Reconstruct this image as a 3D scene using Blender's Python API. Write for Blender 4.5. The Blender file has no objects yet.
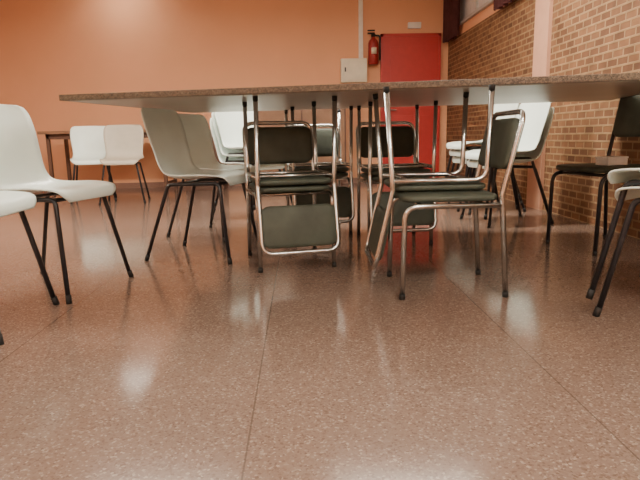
import bpy, bmesh, math
from mathutils import Vector, Matrix

# ---------------------------------------------------------------- materials
def new_mat(name):
    m = bpy.data.materials.new(name); m.use_nodes = True
    nt = m.node_tree
    return m, nt, nt.nodes["Principled BSDF"]

def simple(name, col, rough=0.5, metal=0.0, noise=0.06, nscale=12, bump=0.0, coat=0.0):
    m, nt, b = new_mat(name)
    tc = nt.nodes.new("ShaderNodeTexCoord")
    n = nt.nodes.new("ShaderNodeTexNoise"); n.inputs["Scale"].default_value = nscale
    n.inputs["Detail"].default_value = 5
    nt.links.new(tc.outputs["Object"], n.inputs["Vector"])
    r = nt.nodes.new("ShaderNodeValToRGB")
    r.color_ramp.elements[0].position = 0.3; r.color_ramp.elements[1].position = 0.7
    r.color_ramp.elements[0].color = (*[c*(1-noise) for c in col], 1)
    r.color_ramp.elements[1].color = (*[min(1, c*(1+noise)) for c in col], 1)
    nt.links.new(n.outputs["Fac"], r.inputs["Fac"])
    nt.links.new(r.outputs["Color"], b.inputs["Base Color"])
    b.inputs["Roughness"].default_value = rough
    b.inputs["Metallic"].default_value = metal
    b.inputs["Coat Weight"].default_value = coat
    if bump:
        bp = nt.nodes.new("ShaderNodeBump"); bp.inputs["Strength"].default_value = bump
        bp.inputs["Distance"].default_value = 0.003
        n2 = nt.nodes.new("ShaderNodeTexNoise"); n2.inputs["Scale"].default_value = 180
        nt.links.new(tc.outputs["Object"], n2.inputs["Vector"])
        nt.links.new(n2.outputs["Fac"], bp.inputs["Height"])
        nt.links.new(bp.outputs["Normal"], b.inputs["Normal"])
    return m

M_wall = simple("orange_plaster", (0.80, 0.415, 0.235), 0.75, noise=0.03, nscale=1.5, bump=0.2)
M_pil = simple("pink_plaster", (0.60, 0.33, 0.22), 0.7, noise=0.04, bump=0.2)
M_ceil = simple("ceiling_paint", (0.84, 0.82, 0.78), 0.8, noise=0.02)
M_white = simple("white_plastic", (0.84, 0.95, 0.90), 0.32, noise=0.03, nscale=6)
M_cream = simple("cream_plastic", (0.46, 0.41, 0.33), 0.4, noise=0.04)
M_black = simple("black_steel", (0.018, 0.018, 0.022), 0.35, noise=0.1)
M_rubber = simple("rubber", (0.012, 0.012, 0.012), 0.7)
M_chrome = simple("chrome", (0.60, 0.63, 0.63), 0.22, metal=1.0, noise=0.03)
M_green = simple("green_vinyl", (0.056, 0.068, 0.050), 0.6, noise=0.25, nscale=9, bump=0.3)
M_red = simple("red_door_paint", (0.48, 0.03, 0.025), 0.45, noise=0.05)
M_redext = simple("extinguisher_red", (0.30, 0.02, 0.02), 0.3)
M_maroon = simple("maroon_curtain", (0.17, 0.055, 0.055), 0.9, noise=0.15)
M_wood = simple("brown_laminate", (0.26, 0.14, 0.08), 0.4, noise=0.15, nscale=5)
M_dwood = simple("dark_wood", (0.12, 0.06, 0.04), 0.5, noise=0.15, nscale=5)
M_alu = simple("window_frame_grey", (0.50, 0.50, 0.48), 0.4, metal=0.0)
M_glass = simple("frosted_glass", (0.86, 0.88, 0.88), 0.2)
M_box = simple("cream_metal", (0.72, 0.66, 0.50), 0.4)
M_under = simple("board_underside", (0.48, 0.41, 0.35), 0.35, noise=0.06, nscale=3)
M_skirt = simple("terrazzo_skirting", (0.30, 0.18, 0.14), 0.3, noise=0.15, nscale=60)
M_fix = simple("fixture_white", (0.8, 0.8, 0.8), 0.4)
M_paper = simple("paper_white", (0.80, 0.78, 0.72), 0.7)

def board_mat():
    m, nt, b = new_mat("speckled_chipboard_edge")
    tc = nt.nodes.new("ShaderNodeTexCoord")
    v = nt.nodes.new("ShaderNodeTexVoronoi"); v.inputs["Scale"].default_value = 190
    nt.links.new(tc.outputs["Object"], v.inputs["Vector"])
    r = nt.nodes.new("ShaderNodeValToRGB")
    e = r.color_ramp.elements
    e[0].color = (0.055, 0.038, 0.026, 1); e[1].color = (0.20, 0.145, 0.095, 1)
    e.new(0.5).color = (0.12, 0.082, 0.052, 1)
    sep = nt.nodes.new("ShaderNodeSeparateColor")
    nt.links.new(v.outputs["Color"], sep.inputs[0])
    nt.links.new(sep.outputs[0], r.inputs["Fac"])
    nt.links.new(r.outputs["Color"], b.inputs["Base Color"])
    b.inputs["Roughness"].default_value = 0.45
    return m
M_board = board_mat()

def floor_mat():
    m, nt, b = new_mat("polished_terrazzo_tiles")
    L = nt.links.new
    tc = nt.nodes.new("ShaderNodeTexCoord")
    v = nt.nodes.new("ShaderNodeTexVoronoi"); v.inputs["Scale"].default_value = 190
    L(tc.outputs["Object"], v.inputs["Vector"])
    sep = nt.nodes.new("ShaderNodeSeparateColor"); L(v.outputs["Color"], sep.inputs[0])
    r = nt.nodes.new("ShaderNodeValToRGB"); e = r.color_ramp.elements
    K = 0.63
    def c(a): return (a[0]*K, a[1]*K, a[2]*K, 1)
    e[0].color = c((0.22, 0.138, 0.105))
    e[1].color = c((0.52, 0.41, 0.335))
    e.new(0.2).color = c((0.30, 0.20, 0.155))
    e.new(0.85).color = c((0.34, 0.24, 0.19))
    L(sep.outputs[0], r.inputs["Fac"])
    n = nt.nodes.new("ShaderNodeTexNoise"); n.inputs["Scale"].default_value = 1.3; n.inputs["Detail"].default_value = 6
    L(tc.outputs["Object"], n.inputs["Vector"])
    mr = nt.nodes.new("ShaderNodeMapRange"); mr.inputs["From Min"].default_value = .3; mr.inputs["From Max"].default_value = .7
    mr.inputs["To Min"].default_value = .93; mr.inputs["To Max"].default_value = 1.05
    L(n.outputs["Fac"], mr.inputs["Value"])
    mul = nt.nodes.new("ShaderNodeMix"); mul.data_type = 'RGBA'; mul.blend_type = 'MULTIPLY'; mul.inputs[0].default_value = 1
    L(r.outputs["Color"], mul.inputs[6]); L(mr.outputs["Result"], mul.inputs[7])
    sx = nt.nodes.new("ShaderNodeSeparateXYZ"); L(tc.outputs["Object"], sx.inputs[0])
    def joint(out, off, per, w):
        a = nt.nodes.new("ShaderNodeMath"); a.operation = 'ADD'; a.inputs[1].default_value = off + 50*per
        L(out, a.inputs[0])
        p = nt.nodes.new("ShaderNodeMath"); p.operation = 'PINGPONG'; p.inputs[1].default_value = per/2
        L(a.outputs[0], p.inputs[0])
        c = nt.nodes.new("ShaderNodeMath"); c.operation = 'LESS_THAN'; c.inputs[1].default_value = w
        L(p.outputs[0], c.inputs[0])
        return c.outputs[0]
    j1 = joint(sx.outputs["X"], 0.134, 0.825, 0.0022)
    j2 = joint(sx.outputs["Y"], 0.75, 1.65, 0.0014)
    mx = nt.nodes.new("ShaderNodeMath"); mx.operation = 'MAXIMUM'; L(j1, mx.inputs[0]); L(j2, mx.inputs[1])
    fm = nt.nodes.new("ShaderNodeMath"); fm.operation = 'MULTIPLY'; fm.inputs[1].default_value = 0.6; L(mx.outputs[0], fm.inputs[0])
    mix = nt.nodes.new("ShaderNodeMix"); mix.data_type = 'RGBA'
    L(fm.outputs[0], mix.inputs[0]); L(mul.outputs[2], mix.inputs[6]); mix.inputs[7].default_value = (0.06, 0.04, 0.03, 1)
    L(mix.outputs[2], b.inputs["Base Color"])
    n3 = nt.nodes.new("ShaderNodeTexNoise"); n3.inputs["Scale"].default_value = 3; n3.inputs["Detail"].default_value = 8
    L(tc.outputs["Object"], n3.inputs["Vector"])
    m3 = nt.nodes.new("ShaderNodeMapRange"); m3.inputs["To Min"].default_value = 0.10; m3.inputs["To Max"].default_value = 0.17
    L(n3.outputs["Fac"], m3.inputs["Value"]); L(m3.outputs["Result"], b.inputs["Roughness"])
    b.inputs["IOR"].default_value = 1.42
    return m
M_floor = floor_mat()

def brick_mat():
    m, nt, b = new_mat("hollow_brickwork")
    L = nt.links.new
    tc = nt.nodes.new("ShaderNodeTexCoord")
    sx = nt.nodes.new("ShaderNodeSeparateXYZ"); L(tc.outputs["Object"], sx.inputs[0])
    cb = nt.nodes.new("ShaderNodeCombineXYZ"); L(sx.outputs["Y"], cb.inputs[0]); L(sx.outputs["Z"], cb.inputs[1])
    br = nt.nodes.new("ShaderNodeTexBrick")
    br.inputs["Scale"].default_value = 1.0
    br.inputs["Color1"].default_value = (0.27, 0.125, 0.056, 1)
    br.inputs["Color2"].default_value = (0.15, 0.064, 0.03, 1)
    br.inputs["Mortar"].default_value = (0.34, 0.21, 0.105, 1)
    br.inputs["Mortar Size"].default_value = 0.008
    br.inputs["Mortar Smooth"].default_value = 0.3
    br.inputs["Brick Width"].default_value = 0.125
    br.inputs["Row Height"].default_value = 0.055
    br.offset = 0.5
    L(cb.outputs[0], br.inputs["Vector"])
    n = nt.nodes.new("ShaderNodeTexNoise"); n.inputs["Scale"].default_value = 9; L(tc.outputs["Object"], n.inputs["Vector"])
    mr = nt.nodes.new("ShaderNodeMapRange"); mr.inputs["To Min"].default_value = .5; mr.inputs["To Max"].default_value = 1.3
    L(n.outputs["Fac"], mr.inputs["Value"])
    mul = nt.nodes.new("ShaderNodeMix"); mul.data_type = 'RGBA'; mul.blend_type = 'MULTIPLY'; mul.inputs[0].default_value = 1
    L(br.outputs["Color"], mul.inputs[6]); L(mr.outputs["Result"], mul.inputs[7])
    L(mul.outputs[2], b.inputs["Base Color"])
    bp = nt.nodes.new("ShaderNodeBump"); bp.inputs["Strength"].default_value = 0.6; bp.inputs["Distance"].default_value = 0.01
    L(br.outputs["Fac"], bp.inputs["Height"]); L(bp.outputs["Normal"], b.inputs["Normal"])
    b.inputs["Roughness"].default_value = 0.8
    return m
M_brick = brick_mat()

def emit_mat(name, col, s):
    m, nt, b = new_mat(name)
    b.inputs["Emission Color"].default_value = (*col, 1)
    b.inputs["Emission Strength"].default_value = s
    return m

# ---------------------------------------------------------------- mesh helpers
def mesh_obj(name, bm, mats, smooth=True, parent=None):
    me = bpy.data.meshes.new(name)
    bm.normal_update(); bm.to_mesh(me); bm.free()
    for m in mats: me.materials.append(m)
    if smooth:
        for p in me.polygons: p.use_smooth = True
    o = bpy.data.objects.new(name, me)
    bpy.context.collection.objects.link(o)
    if parent: o.parent = parent
    return o

def add_box(bm, lo, hi, mi=0, bev=0.0):
    vs = [bm.verts.new((x, y, z)) for x in (lo[0], hi[0]) for y in (lo[1], hi[1]) for z in (lo[2], hi[2])]
    fs = [(0,1,3,2),(4,6,7,5),(0,4,5,1),(2,3,7,6),(0,2,6,4),(1,5,7,3)]
    F = [bm.faces.new([vs[i] for i in f]) for f in fs]
    for f in F: f.material_index = mi
    if bev:
        es = list({e for f in F for e in f.edges})
        r = bmesh.ops.bevel(bm, geom=es, offset=bev, segments=2, affect='EDGES', profile=0.7)
        for f in r['faces']: f.material_index = mi
    return F

def box(name, lo, hi, mat, bev=0.0, parent=None):
    bm = bmesh.new(); add_box(bm, lo, hi, 0, bev)
    return mesh_obj(name, bm, [mat], smooth=False, parent=parent)

def fillet(pts, r, n=6):
    pts = [Vector(p) for p in pts]; out = [pts[0]]
    for i in range(1, len(pts)-1):
        a, b, c = pts[i-1], pts[i], pts[i+1]
        d1 = (a-b); d2 = (c-b)
        ang = d1.angle(d2)
        if ang > math.radians(176): out.append(b); continue
        t = min(r/math.tan(ang/2), d1.length*0.48, d2.length*0.48)
        p1 = b+d1.normalized()*t; p2 = b+d2.normalized()*t
        for k in range(n+1):
            u = k/n
            out.append(p1*(1-u)**2 + b*2*u*(1-u) + p2*u*u)
    out.append(pts[-1]); return out

def add_tube(bm, pts, rad, mi=0, seg=10, fr=0.03, nf=6):
    P = fillet(pts, fr, nf)
    t0 = (P[1]-P[0]).normalized()
    up = Vector((0, 0, 1)) if abs(t0.z) < 0.9 else Vector((1, 0, 0))
    nrm = t0.cross(up).normalized()
    rings = []; prev = t0
    for i, p in enumerate(P):
        if i == 0: t = t0
        elif i == len(P)-1: t = (P[i]-P[i-1]).normalized()
        else: t = ((P[i]-P[i-1]).normalized()+(P[i+1]-P[i]).normalized()).normalized()
        q = prev.rotation_difference(t); nrm = (q @ nrm).normalized(); prev = t
        bn = t.cross(nrm)
        rings.append([bm.verts.new(p + (nrm*math.cos(2*math.pi*k/seg) + bn*math.sin(2*math.pi*k/seg))*rad) for k in range(seg)])
    for a, b in zip(rings, rings[1:]):
        for k in range(seg):
            f = bm.faces.new([a[k], a[(k+1) % seg], b[(k+1) % seg], b[k]]); f.material_index = mi
    f = bm.faces.new(rings[0][::-1]); f.material_index = mi
    f = bm.faces.new(rings[-1]); f.material_index = mi

def add_pad(bm, w, h, t, rc, M, mi=0, bulge=0.006, bend=0.0):
    nseg = 6
    def outline(ins):
        pts = []
        W, H = w/2-ins, h/2-ins; R = max(rc-ins, 0.004)
        for cx, cy, a0 in ((W-R, H-R, 0), (-W+R, H-R, 90), (-W+R, -H+R, 180), (W-R, -H+R, 270)):
            for k in range(nseg+1):
                a = math.radians(a0+90*k/nseg)
                pts.append((cx+R*math.cos(a), cy+R*math.sin(a)))
        return pts
    layers = [(0.07, -t/2-bulge), (0.02, -t/2-bulge*0.5), (0.006, -t/2), (0, -t/4), (0, t/4), (0.006, t/2), (0.02, t/2+bulge*0.6), (0.07, t/2+bulge)]
    rings = []
    for ins, z in layers:
        ins = min(ins, min(w, h)/2-0.01)
        rings.append([bm.verts.new(M @ Vector((x, y, z - bend*(x/(w/2))**2))) for x, y in outline(ins)])
    n = len(rings[0])
    for a, b in zip(rings, rings[1:]):
        for k in range(n):
            f = bm.faces.new([a[k], a[(k+1) % n], b[(k+1) % n], b[k]]); f.material_index = mi
    for ring, flip in ((rings[0], True), (rings[-1], False)):
        c = bm.verts.new(sum((v.co for v in ring), Vector())/n)
        for k in range(n):
            vs = [ring[k], ring[(k+1) % n], c]
            f = bm.faces.new(vs[::-1] if flip else vs); f.material_index = mi

# ---------------------------------------------------------------- white shell chair (faces +X)
def catmull(pts, n):
    P = [Vector(p) for p in pts]; P = [P[0]*2-P[1]]+P+[P[-1]*2-P[-2]]
    out = []
    for i in range(1, len(P)-2):
        for k in range(n):
            t = k/n
            a, b, c, d = P[i-1], P[i], P[i+1], P[i+2]
            out.append(0.5*((2*b)+(-a+c)*t+(2*a-5*b+4*c-d)*t*t+(-a+3*b-3*c+d)*t**3))
    out.append(P[-2]); return out

SZ = 1.055
def shell_mesh(mat):
    prof = [((.232, .400, .150), (0, .0)), ((.230, .422, .185), (0, .002)), ((.205, .440, .205), (0, .006)),
            ((.10, .440, .218), (0, .016)), ((-.02, .430, .222), (0, .024)), ((-.11, .430, .218), (.012, .028)),
            ((-.17, .455, .208), (.028, .02)), ((-.205, .52, .203), (.035, .0)), ((-.228, .60, .210), (.036, 0)),
            ((-.25, .69, .220), (.034, 0)), ((-.268, .765, .215), (.030, 0)), ((-.277, .800, .195), (.026, 0)), ((-.280, .812, .165), (.022, 0))]
    A = catmull([p[0] for p in prof], 4)
    B = catmull([(p[1][0], p[1][1], 0) for p in prof], 4)
    bm = bmesh.new(); nc = 16; rows = []
    for a, b in zip(A, B):
        row = []
        for j in range(nc+1):
            u = -1+2*j/nc
            row.append(bm.verts.new((a.x+b.x*abs(u)**2.5, u*a[2], (a[1]+b.y*abs(u)**2.5)*SZ)))
        rows.append(row)
    for r0, r1 in zip(rows, rows[1:]):
        for j in range(nc):
            bm.faces.new([r0[j], r0[j+1], r1[j+1], r1[j]])
    bmesh.ops.recalc_face_normals(bm, faces=bm.faces[:])
    bmesh.ops.solidify(bm, geom=bm.faces[:], thickness=0.007)
    me = bpy.data.meshes.new("seat_shell"); bm.normal_update(); bm.to_mesh(me); bm.free()
    me.materials.append(mat)
    for p in me.polygons: p.use_smooth = True
    return me

def shell_frame_mesh():
    bm = bmesh.new(); zt = .412*SZ
    for s in (1, -1):
        add_tube(bm, [(.245, s*.232, .012), (.175, s*.165, zt), (-.135, s*.165, zt-.007), (-.265, s*.225, .012)], .0105, 0, fr=.035)
        add_tube(bm, [(.249, s*.236, 0.0), (.242, s*.229, .035)], .0125, 1)
        add_tube(bm, [(-.269, s*.227, 0.0), (-.258, s*.222, .035)], .0125, 1)
    add_tube(bm, [(.15, -.165, zt-.007), (.15, .165, zt-.007)], .009, 0)
    add_tube(bm, [(-.11, -.165, zt-.01), (-.11, .165, zt-.01)], .009, 0)
    me = bpy.data.meshes.new("frame"); bm.normal_update(); bm.to_mesh(me); bm.free()
    me.materials.append(M_black); me.materials.append(M_rubber)
    for p in me.polygons: p.use_smooth = True
    return me

ME_shell = shell_mesh(M_white); ME_shell_c = shell_mesh(M_cream); ME_sframe = shell_frame_mesh()

def link(name, me, parent):
    o = bpy.data.objects.new(name, me); bpy.context.collection.objects.link(o); o.parent = parent; return o

def shell_chair(X, Y, fx, fy, z=0.0, cream=False):
    e = bpy.data.objects.new("plastic_shell_chair", None); bpy.context.collection.objects.link(e)
    e.location = (X, Y, z); e.rotation_euler = (0, 0, math.atan2(fy, fx))
    link("seat_shell", ME_shell_c if cream else ME_shell, e)
    link("frame", ME_sframe, e)
    return e

def shell_stack(X, Y, fx, fy, n, dz=.062):
    f = Vector((fx, fy)).normalized()
    for i in range(n):
        shell_chair(X+f.x*.03*i, Y+f.y*.03*i, fx, fy, z=dz*i)

# ---------------------------------------------------------------- upholstered tube chair (faces +X)
TOT = .872
def tube_chair_meshes(metal, top=.76, pad_h=.21):
    bm = bmesh.new(); r = .0115; y = .195
    bx = -.20-(top-.43)*.22
    add_tube(bm, [(-.225, y, .0), (-.195, y, .43), (bx, y, top), (bx, -y, top), (-.195, -y, .43), (-.225, -y, 0)], r, 0, fr=.06, nf=8)
    for s in (1, -1):
        add_tube(bm, [(.21, s*y, 0), (.20, s*y, .388), (-.19, s*y, .388)], r, 0, fr=.06, nf=8)
        add_tube(bm, [(.2103, s*y, 0.0), (.209, s*y, .022)], .0128, 1)
        add_tube(bm, [(-.2253, s*y, 0.0), (-.223, s*y, .022)], .0128, 1)
    add_tube(bm, [(.13, -y, .388), (.13, y, .388)], .009, 0)
    add_tube(bm, [(-.13, -y, .388), (-.13, y, .388)], .009, 0)
    fr = bpy.data.meshes.new("frame"); bm.normal_update(); bm.to_mesh(fr); bm.free()
    fr.materials.append(metal); fr.materials.append(M_rubber)
    bm = bmesh.new()
    add_pad(bm, .40, .385, .024, .05, Matrix.Translation((.01, 0, .4175)), bulge=.006)
    seat = bpy.data.meshes.new("seat_pad"); bm.normal_update(); bm.to_mesh(seat); bm.free(); seat.materials.append(M_green)
    bm = bmesh.new()
    zc = top-.022-pad_h/2
    xc = -.20-(zc-.43)*.22+.012
    ang = math.atan(.22)
    Mx = Matrix(((0, -math.sin(ang), math.cos(ang), xc), (1, 0, 0, 0), (0, math.cos(ang), math.sin(ang), zc), (0, 0, 0, 1)))
    add_pad(bm, .385, pad_h, .024, .045, Mx, bulge=.005)
    back = bpy.data.meshes.new("backrest"); bm.normal_update(); bm.to_mesh(back); bm.free(); back.materials.append(M_green)
    for m in (fr, seat, back):
        for p in m.polygons: p.use_smooth = True
    return fr, seat, back
TC = tube_chair_meshes(M_chrome)
TCB = tube_chair_meshes(M_black, top=.86, pad_h=.27)

def tube_chair(X, Y, fx, fy, inverted=False, parts=TC, zs=1, side=0, fwd=.04):
    e = bpy.data.objects.new("upholstered_tube_chair", None); bpy.context.collection.objects.link(e)
    a = math.atan2(fy, fx)
    if inverted:
        f = Vector((fx, fy)).normalized()
        l = Vector((-f.y, f.x))*side
        M = Matrix.Translation((X+f.x*fwd+l.x, Y+f.y*fwd+l.y, TOT)) @ Matrix.Rotation(a, 4, 'Z') @ Matrix.Rotation(math.pi, 4, 'Y')
        e.matrix_world = M
    else:
        e.location = (X, Y, 0); e.rotation_euler = (0, 0, a); e.scale = (1, 1, zs)
    for n, m in zip(("frame", "seat_pad", "backrest"), parts): link(n, m, e)
    return e

def tube_stack(X, Y, fx, fy, side=0):
    tube_chair(X, Y, fx, fy); tube_chair(X, Y, fx, fy, inverted=True, side=side)

# ---------------------------------------------------------------- room shell
WX, BY, LX, FY, CH = 2.13, 8.2, -4.7, -4.0, 2.85
box("floor", (LX-.2, FY-.2, -.1), (WX+.3, BY+.2, 0), M_floor)
box("ceiling", (LX-.2, FY-.2, CH), (WX+.3, BY+.2, CH+.1), M_ceil)
box("wall_back", (LX-.2, BY, 0), (WX+.3, BY+.2, CH), M_wall)
box("wall_left", (LX-.2, FY, 0), (LX, BY, CH), M_wall)
box("wall_front", (LX-.2, FY-.2, 0), (WX+.3, FY, CH), M_wall)
bm = bmesh.new()
add_box(bm, (WX+.02, FY, 0), (WX+.25, BY, 2.10))
add_box(bm, (WX+.02, FY, 2.68), (WX+.25, BY, CH))
for a, b in ((8.02, BY), (4.85, 5.14), (1.6, 1.9), (-1.7, -1.4), (FY, -3.8)):
    add_box(bm, (WX+.02, a, 2.10), (WX+.25, b, 2.68))
mesh_obj("wall_right", bm, [M_wall], smooth=False)
bm = bmesh.new()
for a, b in ((5.14, BY), (1.9, 4.85), (-1.4, 1.6), (FY, -1.7)):
    add_box(bm, (WX, a, 0), (WX+.02, b, 1.95))
mesh_obj("wall_right_brick_cladding", bm, [M_brick], smooth=False)
for i, (a, b) in enumerate(((4.85, 5.14), (1.6, 1.9), (-1.7, -1.4))):
    box("trim_%d" % (i+1), (WX-.03, a, 0), (WX+.02, b, CH), M_pil)
for i, (a, b) in enumerate(((5.14, 8.02), (1.9, 4.85), (-1.4, 1.6), (-3.8, -1.7))):
    bm = bmesh.new()
    add_box(bm, (WX+.05, a, 2.10), (WX+.06, b, 2.68), 1)
    n = 3
    for k in range(n+1):
        y = a+(b-a-.04)*k/n
        add_box(bm, (WX+.025, y, 2.10), (WX+.10, y+.04, 2.68), 0)
    for z in (2.10, 2.64): add_box(bm, (WX+.025, a, z), (WX+.10, b, z+.04), 0)
    add_box(bm, (WX-.02, a, 2.075), (WX+.08, b, 2.10), 0)
    mesh_obj("window_%d" % (i+1), bm, [M_alu, M_glass], smooth=False)
box("baseboard_back", (LX, BY-.015, 0), (1.12, BY, .08), M_skirt)
box("baseboard_left", (LX, FY, 0), (LX+.015, BY-.015, .08), M_skirt)

def curtain(y0, y1, z0, z1):
    bm = bmesh.new(); n = 48; rows = []
    for i in range(n+1):
        u = i/n; x = WX-.07+.03*math.sin(u*2*math.pi*5)+.008*math.sin(u*31)
        rows.append([bm.verts.new((x, y0+(y1-y0)*u, z)) for z in (z0, (z0+z1)/2, z1)])
    for a, b in zip(rows, rows[1:]):
        for k in range(2): bm.faces.new([a[k], b[k], b[k+1], a[k+1]])
    bmesh.ops.solidify(bm, geom=bm.faces[:], thickness=.004)
    return mesh_obj("window_curtain", bm, [M_maroon])
curtain(7.50, 8.12, 1.93, 2.80)
curtain(5.35, 6.05, 1.92, 2.80)

# door
bm = bmesh.new()
add_box(bm, (1.20, BY-.05, .005), (1.98, BY-.012, 2.03), 0)
for z0, z1 in ((.2, .95), (1.1, 1.9)):
    add_box(bm, (1.30, BY-.056, z0), (1.87, BY-.05, z1), 0, .004)
add_box(bm, (1.165, BY-.06, 0), (1.20, BY-.002, 2.07), 1)
add_box(bm, (1.98, BY-.06, 0), (2.015, BY-.002, 2.07), 1)
add_box(bm, (1.165, BY-.06, 2.03), (2.015, BY-.002, 2.07), 1)
add_tube(bm, [(1.25, BY-.05, 1.03), (1.25, BY-.11, 1.03), (1.38, BY-.11, 1.03)], .011, 2)
mesh_obj("door_1", bm, [M_red, M_red, M_chrome], smooth=False)

bm = bmesh.new(); add_box(bm, (1.55, BY-.06, 2.14), (1.73, BY-.002, 2.22), 0, .01)
add_box(bm, (1.565, BY-.063, 2.15), (1.715, BY-.06, 2.21), 1)
mesh_obj("emergency_light", bm, [M_fix, M_paper], smooth=False)

bm = bmesh.new()
add_box(bm, (.60, BY-.12, 1.42), (.965, BY-.002, 1.74), 0, .008)
add_box(bm, (.63, BY-.128, 1.45), (.935, BY-.12, 1.71), 0, .004)
add_box(bm, (.65, BY-.136, 1.56), (.67, BY-.128, 1.62), 1)
mesh_obj("electrical_cabinet", bm, [M_box, M_black], smooth=False)
box("cable_trunking", (.86, BY-.04, 1.742), (.92, BY-.001, CH), M_paper, .004)

# fire extinguisher
bm = bmesh.new()
def lathe(bm, prof, cx, cy, mi=0, seg=20):
    rings = [[bm.verts.new((cx+r*math.cos(2*math.pi*k/seg), cy+r*math.sin(2*math.pi*k/seg), z)) for k in range(seg)] for r, z in prof]
    for a, b in zip(rings, rings[1:]):
        for k in range(seg):
            f = bm.faces.new([a[k], a[(k+1) % seg], b[(k+1) % seg], b[k]]); f.material_index = mi
    bm.faces.new(rings[0][::-1]).material_index = mi; bm.faces.new(rings[-1]).material_index = mi
ex, ey, ez = 1.055, BY-.10, -.05
lathe(bm, [(.06, 1.70+ez), (.073, 1.72+ez), (.073, 1.98+ez), (.062, 2.02+ez), (.03, 2.05+ez), (.025, 2.07+ez)], ex, ey, 0)
lathe(bm, [(.02, 2.07+ez), (.03, 2.08+ez), (.03, 2.11+ez), (.015, 2.12+ez)], ex, ey, 1)
add_box(bm, (ex-.08, ey-.012, 2.11+ez), (ex+.02, ey+.012, 2.13+ez), 1)
add_box(bm, (ex-.08, ey-.012, 2.15+ez), (ex+.02, ey+.012, 2.165+ez), 1)
add_tube(bm, [(ex+.02, ey, 2.09+ez), (ex+.093, ey, 2.09+ez), (ex+.093, ey, 1.76+ez)], .012, 1, fr=.04)
add_box(bm, (ex-.02, ey+.06, 1.9), (ex+.02, BY-.002, 1.96), 1)
add_box(bm, (ex-.035, ey-.0755, 1.84+ez), (ex+.035, ey-.05, 1.92+ez), 2)
mesh_obj("fire_extinguisher", bm, [M_redext, M_rubber, M_box])

# ---------------------------------------------------------------- far furniture
def long_table(name, x0, x1, y0, y1, h):
    bm = bmesh.new()
    add_box(bm, (x0, y0, h-.035), (x1, y1, h), 0, .004)
    add_box(bm, (x0+.08, y0+.06, h-.10), (x1-.08, y0+.08, h-.035), 1)
    add_box(bm, (x0+.08, y1-.08, h-.10), (x1-.08, y1-.06, h-.035), 1)
    for x in (x0+.07, x1-.11):
        for y in (y0+.06, y1-.10):
            add_box(bm, (x, y, 0), (x+.04, y+.04, h-.035), 1)
        add_box(bm, (x+.01, y0+.10, .12), (x+.03, y1-.10, .15), 1)
    return mesh_obj(name, bm, [M_wood, M_dwood], smooth=False)
long_table("wooden_table", -3.22, -1.62, 7.12, 7.82, .81)
bm = bmesh.new()
add_box(bm, (-1.55, 7.6, 0), (-1.05, 8.16, .80), 0, .005)
for k in range(3):
    add_box(bm, (-1.52, 7.585, .07+k*.24), (-1.08, 7.6, .29+k*.24), 0, .003)
    add_box(bm, (-1.35, 7.575, .17+k*.24), (-1.25, 7.586, .185+k*.24), 1)
mesh_obj("drawer_cabinet", bm, [M_dwood, M_chrome], smooth=False)
bm = bmesh.new()
add_box(bm, (-.55, 7.6, .06), (.62, 8.15, 1.20), 0, .005)
add_box(bm, (-.50, 7.65, 0), (.57, 8.10, .06), 0)
add_box(bm, (-.58, 7.57, 1.20), (.65, 8.16, 1.235), 1, .004)
for x0 in (-.53, .045):
    add_box(bm, (x0, 7.585, .10), (x0+.555, 7.60, 1.16), 1, .003)
add_box(bm, (-.02, 7.57, .6), (0, 7.585, .72), 2); add_box(bm, (.07, 7.57, .6), (.09, 7.585, .72), 2)
mesh_obj("sideboard", bm, [M_dwood, M_wood, M_chrome], smooth=False)

# ---------------------------------------------------------------- large table board on the upturned chairs
A = Vector((-1.17, 2.86)); slope = -.23
ang = math.atan(slope)
bm = bmesh.new()
Lb, Wb = 2.95, 1.60
add_box(bm, (0, 0, 0), (Lb, Wb, .028), 0, .003)
add_box(bm, (.035, .035, -.002), (Lb-.035, Wb-.035, .001), 1)
o = mesh_obj("long_table_board", bm, [M_board, M_under], smooth=False)
o.location = (A.x, A.y, TOT+.003); o.rotation_euler = (0, 0, ang)

# ---------------------------------------------------------------- chairs
tube_stack(-.07, 3.04, .21, -.98)
tube_stack(.625, 2.44, -1, .02, side=-.10)
tube_stack(.60, 3.62, .05, -1)
tube_stack(.12, 4.02, .12, -1)

shell_chair(-1.17, 2.62, .95, -.27)
shell_chair(-1.29, 2.08, 1, 0.02)
shell_chair(-.57, 3.30, .96, -.28)
shell_stack(-.60, 3.98, .80, -.5, 1)
shell_stack(-.42, 4.75, .70, -.7, 3)
shell_chair(-1.97, 6.35, .15, -1, cream=True)
shell_chair(-2.41, 6.62, .3, -1)

shell_stack(1.57, 4.25, -1, -.15, 2)
shell_stack(1.64, 4.95, -1, -.15, 3)
tube_chair(1.77, 3.22, -.97, -.25, parts=TCB, zs=1.12)
shell_stack(1.42, 1.90, -.6, .8, 2)
bm = bmesh.new()
add_box(bm, (-.07, -.045, 0), (.07, .045, .036), 0, .006)
add_box(bm, (-.072, -.047, .036), (.072, .047, .047), 0, .003)
o = mesh_obj("small_white_box", bm, [M_paper], smooth=False); o.location = (1.74, 3.10, .4365*1.12); o.rotation_euler = (0, 0, .3)

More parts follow.
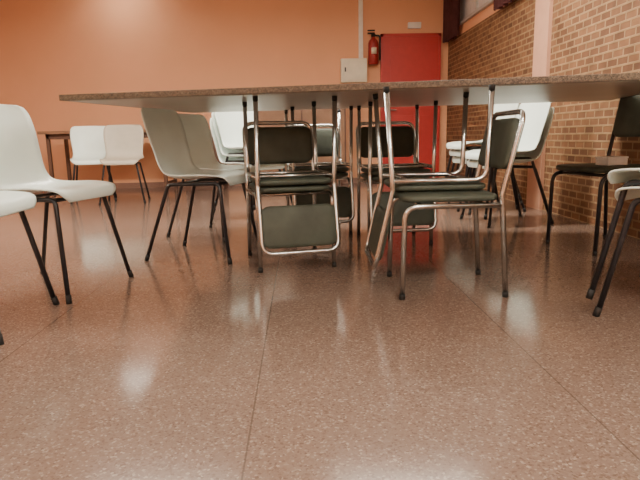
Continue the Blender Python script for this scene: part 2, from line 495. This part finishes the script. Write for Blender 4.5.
# ---------------------------------------------------------------- light fixtures (room battens plus added front fill and uplights)
M_tube = emit_mat("fluorescent_tube", (1.0, 0.92, 0.78), 8)
def fixture(x, y, zb, L=1.2, mat=M_tube):
    bm = bmesh.new()
    add_box(bm, (x-L/2, y-.05, zb), (x+L/2, y+.05, zb+.05), 0, .005)
    if zb < CH-.1:
        for sx in (-.4, .4): add_tube(bm, [(x+sx*L, y, zb+.05), (x+sx*L, y, CH)], .006, 0)
    for dy in (-.085, .085):
        add_tube(bm, [(x-L/2+.03, y+dy, zb+.02), (x+L/2-.03, y+dy, zb+.02)], .018, 1)
        for sx in (-1, 1):
            add_box(bm, (x+sx*(L/2-.02)-.012, y+min(0, dy)-.02, zb), (x+sx*(L/2-.02)+.012, y+max(0, dy)+.02, zb+.04), 0)
    mesh_obj("fluorescent_and_fill_light", bm, [M_fix, mat], smooth=False)
def lamp(x, y, z, P, sx=1.2, sy=.2, up=False):
    d = bpy.data.lights.new("fluorescent_and_fill_glow", 'AREA'); d.shape = 'RECTANGLE'; d.size = sx; d.size_y = sy
    d.energy = P; d.color = (1, .91, .77)
    o = bpy.data.objects.new("fluorescent_and_fill_glow", d); bpy.context.collection.objects.link(o)
    o.location = (x, y, z)
    if up: o.rotation_euler = (math.pi, 0, 0)
for x, y, P, U in ((-3.2, 4.2, 70, 0), (-1.2, 4.2, 85, 40), (.8, 4.2, 85, 40),
                   (-2.6, -.2, 30, 40), (.8, -.1, 70, 40), (-2.6, -3.2, 50, 30), (1.0, -3.2, 90, 30)):  # unseen front fixtures, added as fill for chair fronts and near floor
    fixture(x, y, 2.45); lamp(x, y, 2.42, P)
    if U: lamp(x, y, 2.52, U, up=True)  # upward lamp added to brighten the ceiling and its floor reflection
fixture(-2.35, 7.75, CH-.06, .6); lamp(-2.35, 7.75, CH-.1, 6, .6)

w = bpy.data.worlds.new("World"); bpy.context.scene.world = w; w.use_nodes = True
w.node_tree.nodes["Background"].inputs[0].default_value = (.5, .5, .55, 1)
w.node_tree.nodes["Background"].inputs[1].default_value = .3

# ---------------------------------------------------------------- camera
f = 560.0
cam = bpy.data.cameras.new("camera"); cam.sensor_width = 36; cam.lens = f/640*36
co = bpy.data.objects.new("camera", cam); bpy.context.collection.objects.link(co)
pitch = math.atan(103/f); yaw = -math.atan(18/f); roll = math.radians(-1.15)
R = Matrix.Rotation(yaw, 4, 'Z') @ Matrix.Rotation(math.pi/2-pitch, 4, 'X') @ Matrix.Rotation(roll, 4, 'Z')
co.matrix_world = Matrix.Translation((0, 0, .675)) @ R
bpy.context.scene.camera = co
